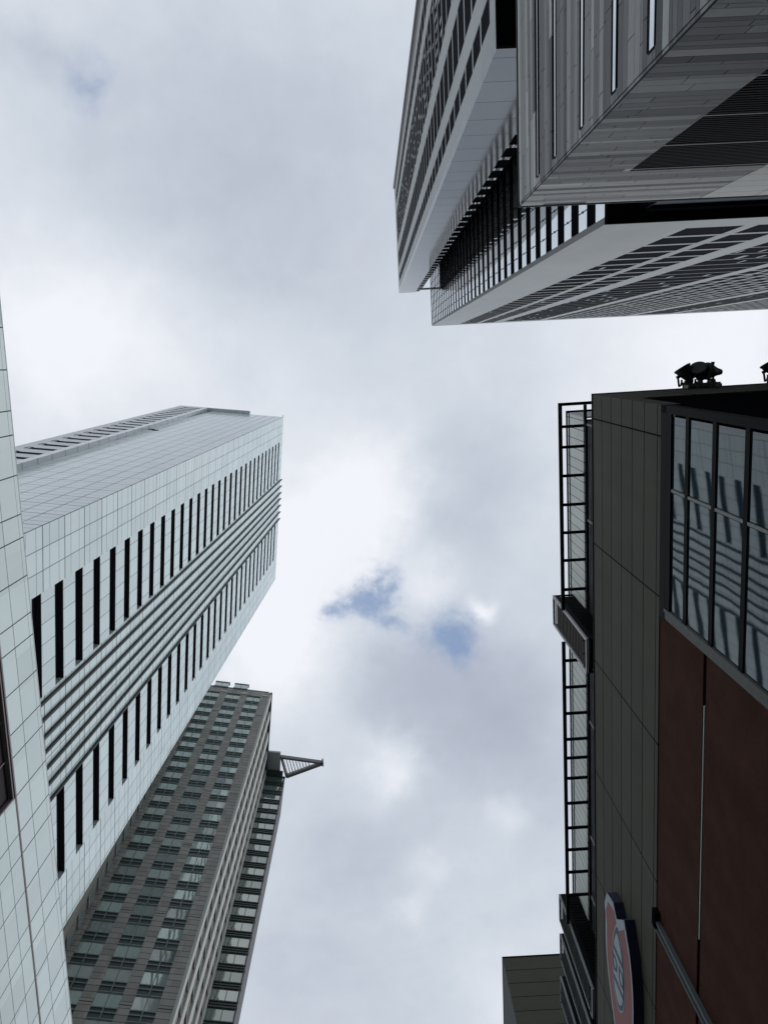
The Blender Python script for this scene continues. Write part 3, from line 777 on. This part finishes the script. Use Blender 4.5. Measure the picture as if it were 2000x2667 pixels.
# strip light in the groove
t = mounted('strip_light', 'thin pale strip light lying in the groove of the red brown wall', 'lamp', .02, 8.0, H7-10.56)
MB().box(-.01,.03,0,7.3,-.028,.028).build('tube', mat('unlit_tube', (.42,.43,.40), .4, .4), t, off=(0,0,0))
MB().box(.031,.07,-.02,7.32,-.045,.045).build('holder', m_blk, t, off=(0,0,0))

# oval wall sign
sg = mounted('wall_sign', 'oval coral red wall sign with pale border and white centre emblem on the dark parapet', 'sign', 0, 19.5, 25.5)
m_edge = mat('sign_navy_side', (.018,.022,.045), .5, .3)
m_coral = mat('sign_coral', (.31,.10,.095), .55, .3, noise=[(5,.08)])
m_swh = mat('sign_pale', (.40,.45,.50), .5, .3, noise=[(5,.06)])
m_sbl = mat('sign_blue', (.05,.065,.12), .5, .3)
def cat_rom(pts, n=6, closed=True):
    out = []; k = len(pts)
    for i in range(k):
        p0,p1,p2,p3 = (pts[(i+j-1) % k] for j in range(4))
        for q in range(n):
            t = q/n; out.append(tuple(.5*(2*p1[d]+(p2[d]-p0[d])*t+(2*p0[d]-5*p1[d]+4*p2[d]-p3[d])*t*t+(-p0[d]+3*p1[d]-3*p2[d]+p3[d])*t**3) for d in (0,1)))
    return out
OX = -.12-.3
def sgp(pts): return [(y-1.687-19.5, z-25.5) for y, z in pts]
tip_pts = [(21.32,27.11),(21.21,26.67),(21.12,26.28),(21.33,26.06),(21.51,25.85),(20.81,24.94)]
rest_pts = cat_rom([(21.1,24.80),(21.43,24.57),(21.79,24.33),(22.66,24.04),(23.4,23.93),(24.3,23.9),(25.3,24.0),(26.3,24.3),(27.0,24.9),(27.05,25.5),(26.6,26.1),(25.65,26.6),(24.78,27.0),(23.72,27.25),(22.48,27.27),(21.83,27.23)],4,False)
rest_pts = rest_pts[4:60]
body = sgp(tip_pts[:]+rest_pts)
MB().plate(body, -.38, -.005).build('sign_box', [m_edge], sg, off=(0,0,0))
def scale_poly(p, k, c=None):
    c = c or (sum(q[0] for q in p)/len(p), sum(q[1] for q in p)/len(p))
    return [(c[0]+(q[0]-c[0])*k, c[1]+(q[1]-c[1])*k) for q in p]
MB().plate(body, -.392, -.381).build('sign_border', [m_swh], sg, off=(0,0,0))
MB().plate(scale_poly(body,.90), -.400, -.393).build('sign_face', [m_coral], sg, off=(0,0,0))
ov = sgp(cat_rom([(21.76,25.73),(22.35,26.1),(23.05,26.27),(23.81,26.27),(24.65,26.14),(25.08,25.89),(25.2,25.52),(25.02,25.21),(24.68,25.0),(24.04,24.89),(23.33,24.91),(22.65,25.07),(22.18,25.26)],5))
MB().plate(scale_poly(ov,1.06), -.408, -.401).build('emblem_border', [m_swh], sg, off=(0,0,0))
MB().plate(ov, -.414, -.409).build('emblem_ring', [m_sbl], sg, off=(0,0,0))
MB().plate(scale_poly(ov,.86), -.420, -.415).build('emblem_field', [m_swh], sg, off=(0,0,0))
MB().plate(sgp([(20.81,24.94),(21.10,24.80),(21.85,25.62),(21.70,25.80),(21.51,25.85)]), -.404, -.3931).build('emblem_tail', [m_swh], sg, off=(0,0,0))
gl = MB()
def ring(pts, w):
    P_ = [Vector((0, y-1.687-19.5, z-25.5)) for y, z in pts]; n_ = len(P_)
    for i in range(n_):
        a, c = P_[i], P_[(i+1) % n_]; d = (c-a).normalized()*w*.3
        gl.plate([(q.y,q.z) for q in quadp(a-d,c+d,w)], -.426, -.421)
def quadp(a, c, w):
    d = (c-a).normalized(); nn = Vector((0,-d.z,d.y))*w/2
    return [a-nn, c-nn, c+nn, a+nn]
def stroke(pts, w):
    for a, c in zip(pts[:-1], pts[1:]):
        A1 = Vector((0,a[0]-1.687-19.5,a[1]-25.5)); C1 = Vector((0,c[0]-1.687-19.5,c[1]-25.5))
        gl.plate([(q.y,q.z) for q in quadp(A1,C1,w)], -.4265, -.4212)
stroke([(22.93,26.12),(22.93,25.02)], .2); stroke([(24.23,26.1),(24.23,25.0)], .2)
ring([(23.32,26.20),(23.30,25.90),(23.44,25.74),(23.74,25.78),(23.85,26.03),(23.66,26.18)], .13)
ring([(23.30,25.44),(23.32,25.12),(23.52,24.99),(23.83,25.0),(23.89,25.27),(23.68,25.44)], .13)
gl.build('emblem_marks', [m_sbl], sg, off=(0,0,0))

# floodlights on the roof edge
m_fl = mat('floodlight_black', (.03,.03,.032), .4, .4, noise=[(8,.3)])
m_flb = mat('floodlight_olive', (.07,.07,.055), .5, .4, noise=[(8,.3)])
m_lens = mat('floodlight_glass', (.12,.13,.14), .1, .8)
def flood(px, py, pz, ax_, label, ml=m_fl):
    # root at the clamp on the bracket; the bell shaped head hangs out over the street
    t = mounted('floodlight', label, 'floodlight', px, py, pz, 0, 'floodlights on the mall roof edge'); t.scale = (1.12,1.12,1.12)
    a = Vector(ax_).normalized(); o = Vector((0,-.48,.16))
    MB().lathe(o-a*.05, a, [(-.36,.06),(-.34,.09),(-.26,.115),(-.18,.13),(-.08,.17),(.04,.225),(.14,.26),(.20,.275),(.215,.30),(.27,.30)], 28).build('housing', ml, t, off=(0,0,0), smooth=False)
    MB().lathe(o+a*.2205, a, [(0,.262),(.012,.262)], 28).build('lens', m_lens, t, off=(0,0,0))
    y = Vector((0,0,1)).cross(a).normalized()
    k = Vector((0,-.18,.05))
    f = MB(); f.beam(o+y*.29, k+y*.29, .06,.04); f.beam(o-y*.29, k-y*.29, .06,.04); f.beam(k-y*.31, k+y*.31, .06,.05)
    f.lathe(o+y*.24, y, [(0,.06),(.09,.06)], 12); f.lathe(o-y*.33, y, [(0,.06),(.09,.06)], 12)
    f.build('yoke', m_fl, t, off=(0,0,0))
    f = MB(); f.lathe((0,-.22,.04),(0,1,-.15),[(0,.075),(.08,.09),(.22,.11),(.30,.12)],14); f.lathe((-.17,-.06,.02),(0,-1,.1),[(0,.05),(.09,.05),(.1,.035),(.2,.035)],10)
    f.build('base', ml, t, off=(0,0,0))
    return t
lx = -8.4803
flood(12.15+lx,-.06,30.0,(-.45,-.85,.25),'leftmost black floodlight of the three clustered on the roof edge, tilted up')
flood(12.68+lx,-.06,30.0,(-.35,-.7,-.55),'middle black floodlight of the three clustered on the roof edge, seen face on')
flood(13.18+lx,-.06,30.0,(-1,-.12,-.28),'rightmost olive floodlight of the three, bell shaped with its back to the right', m_flb)
flood(15.50+lx,-.06,30.0,(-.45,-.85,.25),'lone black floodlight on the roof edge cut off by the right edge of the photo')
br = mounted('lamp_bracket', 'pale flat steel bracket carrying the three clustered floodlights', 'bracket', 12.55+lx,-.04,29.9)
MB().box(-.62,.85,-.16,-.0,-.05,-.0).box(-.6,-.5,-.12,-.0,-.5,-.051).box(.6,.7,-.12,-.0,-.5,-.051).build('plate', mat('bracket_steel', (.16,.16,.15), .5, .3), br, off=(0,0,0))
MB().box(-.03,.03,-.22,-.165,-.1,.12).build('post', m_mul, br, off=(0,0,0))
br = mounted('lamp_bracket', 'flat steel bracket under the lone floodlight at the right edge of the photo', 'bracket', 15.6+lx,-.04,29.9)
MB().box(-.4,1.2,-.16,-.0,-.05,-.0).build('plate', mat('bracket_steel_dark', (.14,.14,.13), .5, .3), br, off=(0,0,0))

# ================================================================ concrete block far behind the mall
H8 = 60.0
blk = thing('concrete_block', 'plain brown concrete block rising behind the mall at the bottom of the photo', 'building', Matrix.Translation((9.03,53.29,0)))
MB().box(0.3,30,.3,30,-EYE,H8-.2).build('structural_core', m_dark, blk)
MB().box(0,30,0,.29,-EYE,H8).build('north_wall', mat('brown_concrete', (.115,.112,.092), .8, .15, lines=[(2,1.45,[H8+EYE-1.45],.07)], line_col=(.03,.03,.025), var=(.05,30,0,-1,1.45,H8+EYE-1.45), noise=[(.8,.1)]), blk)
MB().box(0,.29,.3,30,-EYE,H8).build('west_wall', mat('grey_concrete', (.125,.135,.14), .8, .15, noise=[(.8,.1)]), blk)
MB().box(-.04,30,-.04,.5,H8+.003,H8+.12).box(-.04,.5,.5,30,H8+.003,H8+.12).build('coping', m_blk, blk)
